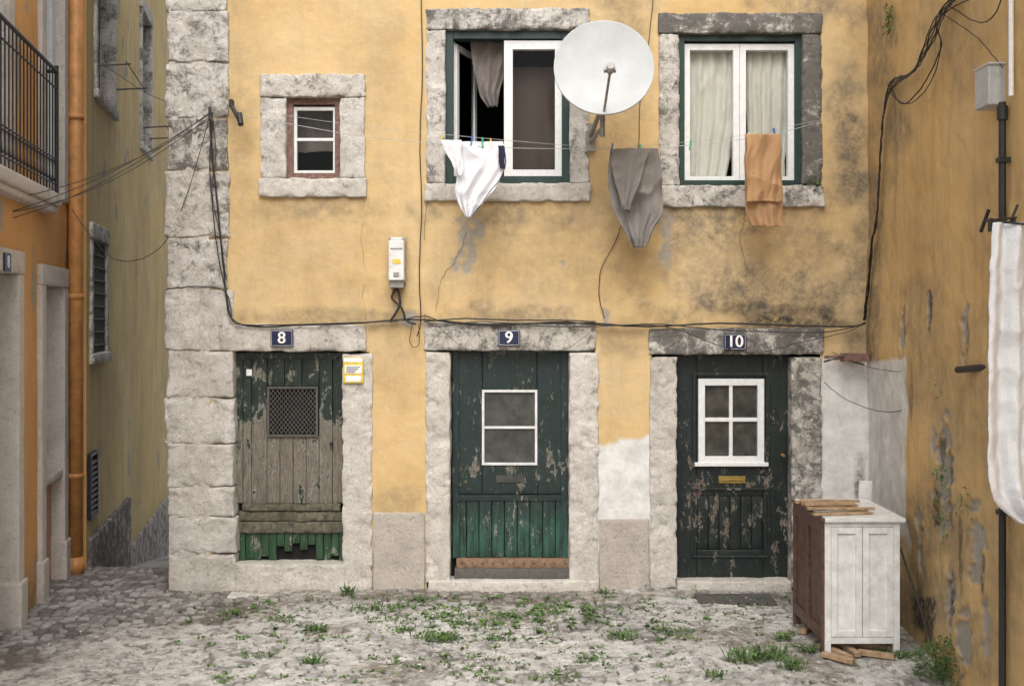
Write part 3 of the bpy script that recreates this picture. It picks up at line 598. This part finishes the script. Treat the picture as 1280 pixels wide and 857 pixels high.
b=B(T1);b.box(8.15,8.9,.2,.26,-.2,2.8);b.obj('street_door','stoneL',oh)
# balcony
e=empty('balcony');e.parent=oh
Tb=mkT(-2.15,-.18,-1)
b=B(Tb);b.rock(6.5,10.0,0,.4,3.39,3.5,r=.02,amp=.003,dirt=.1,tone=.2);b.rock(6.5,9.97,.03,.4,3.33,3.392,r=.02,amp=.003,dirt=.3,tone=.2);b.obj('slab','stoneL',e,smooth=True)
b=B(Tb)
for q in np.arange(6.6,9.99,.11): b.tube((q,.04,3.5),(q,.04,4.56),.006,6)
for q in np.arange(.12,.34,.09): b.tube((9.95,q,3.5),(9.95,q,4.56),.006,6)
b.tube((6.5,.04,4.57),(9.96,.04,4.57),.017,8);b.tube((9.95,.04,4.57),(9.95,.35,4.57),.017,8);b.tube((9.95,.04,3.62),(9.95,.35,3.62),.01,8)
for zq in(3.58,3.80,4.42): b.tube((6.5,.04,zq),(9.95,.04,zq),.008,8)
b.tube((9.95,.04,3.5),(9.95,.04,4.62),.018,8)
for q in np.arange(6.655,9.95,.11):
    for zc,rr in((3.69,.05),):
        for k in range(10):
            a0=k*.628;a1=a0+.628;b.tube((q+rr*math.cos(a0),.04,zc+rr*math.sin(a0)*1.8),(q+rr*math.cos(a1),.04,zc+rr*math.sin(a1)*1.8),.005,5)
b.obj('railing','iron',e)
e=empty('house_number_sign');b=B(T1);b.box(8.38,8.56,-.06,-.05,2.76,2.9);b.obj('plate','blue',e)
o=text('digits','8',T1(np.array([[8.47,-.063,2.83]]))[0],.13,'digit',e,rotz=math.pi/2+.18)
# ochre house
och=empty('ochre_house')
h2=[(11.4,12.66,4.72,6.3),(14.74,15.8,4.71,6.45),(11.15,12.1,2.07,3.2)]
wall('wall_plaster',T2,axis(10.95,20,.04,[h[i] for h in h2 for i in(0,1)],outer=(24,)),axis(-2.5,7,.04,[h[i] for h in h2 for i in(2,3)],outer=(7.4,)),h2,fp(60,-.6),'ochre',och)
b=B(T2);b.box(10.97,24,.3,4,-2.5,7.4);b.obj('house_body','dark',och)
b=B(T2);b.box(10.94,10.97,-.004,.5,-.6,7.39);b.obj('end_wall','orange',och)
b=B(T2)
for (a,c,z0,zt) in h2:
    b.rock(a-.02,a+.08,-.03,.25,z0,zt,dirt=.6);b.rock(c-.08,c+.02,-.03,.25,z0,zt,dirt=.6);b.rock(a-.04,c+.04,-.04,.25,zt,zt+.16,dirt=.6);b.rock(a-.04,c+.04,-.05,.25,z0-.1,z0,dirt=.5)
b.obj('stone_surrounds','stone',och,smooth=True)
b=B(T2)
for (a,c,z0,zt) in h2: b.box(a,c,.2,.22,z0,zt)
b.obj('window_glass','dglass',och)
b=B(T2)
for (a,c,z0,zt) in h2: b.frame(a+.08,c-.08,.14,.19,z0,zt,.06);b.box((a+c)/2-.03,(a+c)/2+.03,.142,.188,z0,zt)
b.obj('window_frames','redwood',och)
b=B(T2)
for q in np.arange(11.2,12.1,.11): b.tube((q,.0,2.07),(q,.0,3.2),.01,6)
for q in np.arange(2.15,3.2,.13): b.tube((11.15,-.005,q),(12.1,-.005,q),.008,6)
for a,zc in((11.4,4.95),(12.6,4.95),(14.8,4.9),(15.7,4.9)): b.tube((a,0,zc),(a,-.35,zc+.03),.01,6)
b.tube((11.3,-.32,4.98),(12.8,-.32,4.98),.006,6);b.tube((14.7,-.32,4.93),(15.9,-.32,4.93),.006,6)
b.obj('window_bars','drain',och)
b=B(T2)
for q in np.arange(.5,1.05,.055): b.box(11.05,11.4,-.03,.02,q,q+.025,R=((11.2,0,q),'X',.5))
b.frame(11.02,11.43,-.035,.01,.46,1.1,.03);b.obj('vent_grille','iron',och)
b=B(T2);b.rock(10.98,13.6,-.05,.2,-1.6,.28,amp=.02,dirt=.9,res=.06);b.rock(13.62,20,-.03,.2,-2.4,-.35,amp=.02,dirt=.7,res=.1);b.obj('wall_base','plinth',och,smooth=True)
e=empty('downpipe');px=(94.5-640)*10.8/F;b=B();b.tube((px,10.8,.02),(px,10.8,6.9),.066,20);
for q in(.9,2.6,4.3): b.tube((px,10.8,q),(px,10.8,q+.05),.078,20)
b.tube((px,10.8,0.0),(px,10.8,.16),.08,20);b.obj('pipe','pipe',e,smooth=False)
for o_ in e.children:
    for p_ in o_.data.polygons: p_.use_smooth=len(p_.vertices)==4
# ---------- ground
def zg(y): return -.19*sstep(10.9,12.0,y)*1.0 - np.clip(y-11.6,0,7)*.17
GX=axis(-5.0,3.35,.0125,outer=(-150,-90,-50,-25,-12,-8,-6,4,6,10,25,50,90,150));GY=axis(7.0,11.3,.0125,outer=(-150,-80,-40,-20,-8,0,3,5,6,6.5,11.5,11.8,12.2,13,14,15,16,17,18,19,20,30,60,150))
g=np.meshgrid(GX,GY,indexing='ij');gx=g[0].ravel();gy=g[1].ravel()
wx=gx+(fbm(gx*3,gy*3,s=70)-.5)*.14;wy=gy+(fbm(gx*3,gy*3,s=71)-.5)*.14
cs=.092;cx=wx/cs;cy=wy/cs;ix=np.floor(cx).astype(np.int64);iy=np.floor(cy).astype(np.int64)
f1=np.full(gx.shape,9.);f2=f1.copy();idr=np.zeros_like(gx)
for a in(-1,0,1):
    for c in(-1,0,1):
        jx=ix+a;jy=iy+c;qx=jx+.15+.7*_h(jx,jy,0*jx,5);qy=jy+.15+.7*_h(jx,jy,0*jx,6)
        dd=np.maximum(abs(qx-cx),abs(qy-cy))*.55+np.hypot(qx-cx,qy-cy)*.45;r_=_h(jx,jy,0*jx,7)
        new=dd<f1;f2=np.where(new,f1,np.minimum(f2,dd));idr=np.where(new,r_,idr);f1=np.where(new,dd,f1)
edge=f2-f1;stonem=sstep(.05,.2,edge)
n1=fbm(gx*1.1,gy*1.6,s=80,o=5);n2=fbm(gx*6,gy*6,s=81,o=4);n3=fbm(gx*14,gy*14,s=83,o=4)
GPY=400+F*2.4/np.maximum(gy,2);GPX=640+gx*F/np.maximum(gy,2)
bias=.12*sstep(150,400,GPX)+.20*sstep(750,825,GPY)-.10*sstep(850,1000,GPX)*(GPY<800)-.03
cover=sstep(.47,.55,n1*.85+n2*.1+n3*.1-.02+bias-.04)
cover=cover*(1-.85*(idr>.70)*sstep(.44,.58,n2))*(1-.8*sstep(.56,.63,n3))
dirt=sstep(.5,.62,fbm(gx*1.4,gy*1.4,s=85,o=5)+.14*sstep(860,980,GPX)*sstep(740,780,GPY)+.16*sstep(765,742,GPY)-.07)
height=(stonem*(.014+.016*idr))*(1-cover*.85)+cover*.017+(n2-.5)*.018+(n3-.5)*.010+(fbm(gx*.8,gy*.8,s=90)-.5)*.07
near=((gx>-6)&(gx<4)&(gy>6)&(gy<12));height=np.where(near,height,0)
V=np.stack([gx,gy,zg(gy)+height-.02],1)
n=NT('worn_cobbles');idn=n.attr('sid');sc=n.mix(idn,(.11,.107,.105),(.62,.60,.57));sc=n.mix(n.mr(n.noise(30,6,.7),.35,.7,0,.6),sc,(.25,.24,.22))
jc=n.mix(n.mr(n.noise(5,5),.45,.6),(.06,.05,.036),(.13,.115,.09));col=n.mix(n.attr('stonem'),jc,sc)
cc=n.mix(n.mr(n.noise(7,8,.75),.42,.68),(.76,.745,.71),(.42,.40,.37));cc=n.mix(n.mr(n.noise(40,6,.85),.56,.62,0,.8),cc,(.13,.12,.105))
cc=n.mix(n.mr(n.noise(12,9,.85,dist=.5),.56,.61,0,.8),cc,(.16,.15,.135));col=n.mix(n.attr('cover'),col,cc)
big=n.mr(n.noise(1.6,9,.75,dist=.4),.52,.66,0,.45);col=n.mix(big,col,(.19,.175,.15))
dc_=n.mix(n.noise(25,6,.7),(.24,.195,.14),(.12,.095,.07));col=n.mix(n.math('MULTIPLY',n.attr('dirtm'),n.mr(n.noise(12,8,.8),.4,.6,.1,.85)),col,dc_)
n.bump(n.math('ADD',n.noise(45,8,.75),n.noise(150,3,.6)),.9,.014);M['cob']=n.fin(col,.8)
gridmesh('ground',V,len(GX),len(GY),None,dict(sid=idr,stonem=stonem,cover=cover,dirtm=dirt),'cob')
# grate
e=empty('drain_grate');b=B();x0,x1=(872-640)*9.75/F,(966-640)*9.75/F
for q in np.linspace(9.6,9.92,11): b.box(x0,x1,q,q+.014,.0,.016)
for q in np.linspace(x0,x1,9): b.box(q-.006,q+.006,9.6,9.93,-.002,.018)
b.obj('bars','drain',e)
# ---------- cabinet
e=empty('old_cabinet');yc0=8.16;yc1=9.0;xa=(1031-640)*yc0/F;xb=(1125-640)*yc0/F
zb=.10;zt=.985
b=B();
for (x,y) in((xa,yc0),(xb-.045,yc0),(xb-.045,yc1-.045)): b.box(x,x+.045,y,y+.045,-.02,zt-.03)
b.box(xa+.046,xb-.046,yc0+.014,yc0+.03,zb,zt-.03)
xm=(xa+xb)/2
for a_,c_ in((xa+.046,xm-.003),(xm+.003,xb-.046)):
    b.frame(a_,c_,yc0-.004,yc0+.02,zb+.03,zt-.07,.045)
b.box(xa+.046,xb-.046,yc0+.003,yc0+.022,zt-.068,zt-.03);b.box(xb-.02,xb-.003,yc0+.04,yc1,zb,zt-.03);b.box(xa+.046,xb-.046,yc0+.002,yc0+.02,zb-.02,zb+.028)
b.box(xa-.004,xb+.03,yc0-.03,yc1+.02,zt-.028,zt);b.obj('white_front','whiteold',e,bevel=.003)
b=B();b.box(xa-.003,xa+.02,yc0+.047,yc1-.05,zb,zt-.03);b.box(xa-.022,xa+.03,yc1-.05,yc1+.0,-.02,zt-.032);b.box(xa-.022,xa-.001,yc0+.047,yc1-.05,zt-.12,zt-.03);b.box(xa-.022,xa-.001,yc0+.047,yc1-.05,zb,zb+.08);b.box(xa-.022,xa-.001,yc0+.002,yc0+.046,zb-.1,zt-.03);b.box(xa-.022,xa-.001,yc0+.40,yc0+.45,zb+.08,zt-.12);b.box(xa-.03,xa-.005,yc0-.02,yc1+.01,zt-.026,zt-.003);b.obj('brown_side','wood',e,bevel=.003)
e=empty('timber_planks');b=B()
for k in range(7):
    y=8.25+k*.09;x0=xa-.12+random.uniform(0,.12);b.box(x0,x0+random.uniform(.38,.5),y,y+.045,zt+.003+(k%2)*.02,zt+.02+(k%2)*.02,R=((xa+.2,y,zt),'Z',random.uniform(-.2,.2)))
b.box(xa-.08,xa+.3,8.4,8.46,zt+.045,zt+.065,R=((xa,8.4,zt),'Z',.1));b.obj('planks','timber',e,bevel=.002)
e=empty('scrap_wood');b=B()
for (px,py,dx,dy,ang) in [(1045,818,.35,.05,1.9),(1062,815,.3,.05,1.7),(1095,822,.25,.06,-.5),(1048,826,.25,.05,2.3),(1078,810,.4,.05,2.8),(1010,790,.2,.05,1.0)]:
    d=F*2.4/(py-400);x,y=(px-640)*d/F,d;b.box(x-dx/2,x+dx/2,y-.02,y+.03,.01,.045,R=((x,y,.03),'Z',ang))
b.obj('offcuts','timber',e,bevel=.003)
e=empty('white_board');b=B();b.box(2.74,2.84,9.06,9.09,0,1.12,R=((2.79,9.07,.5),'Y',.05));b.obj('board','whiteold',e,bevel=.003)
e=empty('leaning_stick');b=B();b.tube((2.98,7.95,.0),(2.83,8.3,.75),.008,6);b.obj('stick','cable',e)
# ---------- vegetation
n=NT('weed_leaves');t=n.attr('tone')
M['leaf']=n.fin(n.mix(t,(.038,.09,.022),(.13,.215,.055)),.65)
n=NT('dry_leaves');M['dry']=n.fin(n.mix(n.attr('tone'),(.09,.05,.025),(.38,.27,.14)),.8)
def leaf(b,p,dirv,up,L,W,tone):
    dirv=np.array(dirv)/np.linalg.norm(dirv);s_=np.cross(dirv,up);s_/=max(1e-6,np.linalg.norm(s_));p=np.array(p)
    b.add([p,p+dirv*L*.45+s_*W/2+np.array(up)*L*.06,p+dirv*L*.5-np.array((0,0,L*.02)),p+dirv*L*.45-s_*W/2+np.array(up)*L*.06,p+dirv*L-np.array((0,0,L*.2))],[(0,1,2),(0,2,3),(1,4,2),(2,4,3)],tone)
def clump(b,px,py,rad,h,n_,blade=.35):
    d=F*2.4/(py-400);x,y=(px-640)*d/F,d
    for _ in range(n_):
        a=random.uniform(0,6.28);r=rad*random.random()**.7;q=(x+r*math.cos(a),y+r*math.sin(a)*.6,random.uniform(0,h*.5) if n_>25 else 0.)
        a2=random.uniform(0,6.28);el=random.uniform(.2,1.2)
        if random.random()<blade: leaf(b,(q[0],q[1],0),(math.cos(a2)*.5,math.sin(a2)*.5,1.2),(math.cos(a2),math.sin(a2),.1),h*random.uniform(.6,1.2),.008,random.random())
        else: leaf(b,q,(math.cos(a2),math.sin(a2),el),(0,0,1),random.uniform(.03,.06),random.uniform(.014,.03),random.random())
b=B()
for q in [(545,800,.20,.10,170),(390,833,.08,.13,60),(395,790,.10,.10,80),(470,765,.24,.10,150),(560,772,.2,.08,90),(640,772,.2,.07,80),(690,768,.15,.08,70),(775,798,.14,.08,80),(730,765,.1,.07,50),
          (935,828,.15,.15,150),(965,826,.12,.17,140),(990,838,.1,.14,100),(890,848,.1,.08,60),(1012,815,.08,.1,60),(1130,822,.12,.07,70),(1105,815,.08,.06,40),(505,790,.08,.07,50),(435,745,.06,.14,60),(810,735,.06,.09,30),(755,742,.1,.06,40),(525,750,.08,.04,30),(350,775,.15,.05,60),(290,768,.12,.05,60),(620,800,.1,.05,45),(980,800,.1,.08,70),(870,735,.05,.06,20),(495,778,.3,.06,110),(700,850,.2,.05,50),(600,785,.25,.05,70),(430,800,.2,.04,50),(850,790,.15,.06,60),(920,770,.12,.05,40),(740,825,.12,.06,45),(330,820,.1,.05,30)]: clump(b,*q)
for _ in range(650):
    px=random.gauss(600,230);py=random.choice([random.uniform(745,800),random.uniform(745,855)])
    if 215<px<1180: clump(b,px,py,.04,.035,random.randint(4,11),.2)
b.obj('weeds','leaf')
b=B()
for k in range(1100):
    a=random.uniform(0,6.28);r=random.random()**.6;x0,y0=2.93,7.62
    q=(x0-.04+.2*r*math.cos(a),y0+.2*r*math.sin(a),random.uniform(0,.28)*(1.15-r*.6));a2=random.uniform(0,6.28)
    leaf(b,q,(math.cos(a2),math.sin(a2),random.uniform(-.1,1)),(0,0,1),random.uniform(.025,.05),random.uniform(.010,.020),random.random()*.7)
b.obj('shrub','leaf')
b=B()
for (px,py,n_) in((1180,598,35),(1184,655,20),(1210,630,18),(1178,640,14),(1115,25,70),(1187,560,8),(1176,480,6)):
    q0=PR(px,py,.0)
    for k in range(n_):
        a2=random.uniform(0,6.28);q=(q0[0]-random.uniform(0,.04),q0[1]+random.gauss(0,.05),q0[2]+random.gauss(0,.06));leaf(b,q,(-.6,math.cos(a2),math.sin(a2)),(0,0,1),.045,.016,random.random())
for (px,py,n_) in((1015,225,40),(1022,235,20)):
    for k in range(n_):
        q=P(px+random.gauss(0,5),py+random.gauss(0,5),D0-.05);a2=random.uniform(0,6.28);leaf(b,q,(math.cos(a2),-.7,math.sin(a2)),(0,0,1),.03,.012,random.random())
b.obj('wall_weeds','leaf')
b=B()
for _ in range(1800):
    py=random.uniform(738,856);d=F*2.4/(py-400);px=random.uniform(60,1170);x=(px-640)*d/F
    if d>10.05 and px>210: continue
    a=random.uniform(0,6.28);L_=random.uniform(.008,.03);leaf(b,(x,d,random.uniform(.005,.02)),(math.cos(a),math.sin(a),random.uniform(0,.4)),(0,0,1),L_,L_*.6,random.random())
b.obj('fallen_leaves','dry')
b=B()
for _ in range(700):
    py=random.uniform(738,856);d=F*2.4/(py-400);px=random.uniform(60,1170);x=(px-640)*d/F
    if d>10.0 and px>210: continue
    s_=random.uniform(.005,.016);v=np.array([(1,0,0),(-1,0,0),(0,1,0),(0,-1,0),(0,0,.7),(0,0,-.7)],float)*s_*rng.uniform(.6,1.3,(6,1))+np.array((x,d,.012))
    b.add(v,[(0,2,4),(2,1,4),(1,3,4),(3,0,4),(2,0,5),(1,2,5),(3,1,5),(0,3,5)],random.random())
b.obj('gravel','stone')
# ---------- light
w=bpy.data.worlds.new('World');bpy.context.scene.world=w;w.use_nodes=True;nt=w.node_tree;bg=nt.nodes['Background']
sky=nt.nodes.new('ShaderNodeTexSky');sky.sky_type='NISHITA';sky.sun_disc=False
sd=Vector((-.03,-.85,1.0)).normalized();el=math.asin(sd.z);sky.sun_elevation=el;sky.sun_rotation=math.atan2(sd.x,sd.y)%(2*math.pi)
sky.dust_density=4;sky.air_density=1.0;sky.ozone_density=1
hs=nt.nodes.new('ShaderNodeHueSaturation');hs.inputs['Saturation'].default_value=.3;hs.inputs['Value'].default_value=1.35;nt.links.new(sky.outputs[0],hs.inputs['Color']);nt.links.new(hs.outputs[0],bg.inputs[0]);bg.inputs[1].default_value=.15
l=bpy.data.lights.new('sun','SUN');l.energy=1.85;l.angle=math.radians(45);l.color=(1,.965,.92);lo=bpy.data.objects.new('sun',l);bpy.context.scene.collection.objects.link(lo);lo.rotation_euler=sd.to_track_quat('Z','Y').to_euler()
cam=bpy.data.cameras.new('camera');cam.sensor_width=36;cam.lens=36*F/1280;cam.shift_y=-28.5/1280;cam.clip_end=500
co=bpy.data.objects.new('camera',cam);bpy.context.scene.collection.objects.link(co);co.location=(0,0,EYE);co.rotation_euler=(math.pi/2,0,0);bpy.context.scene.camera=co
sc=bpy.context.scene;sc.view_settings.view_transform='Standard';sc.view_settings.look='None';sc.view_settings.exposure=0
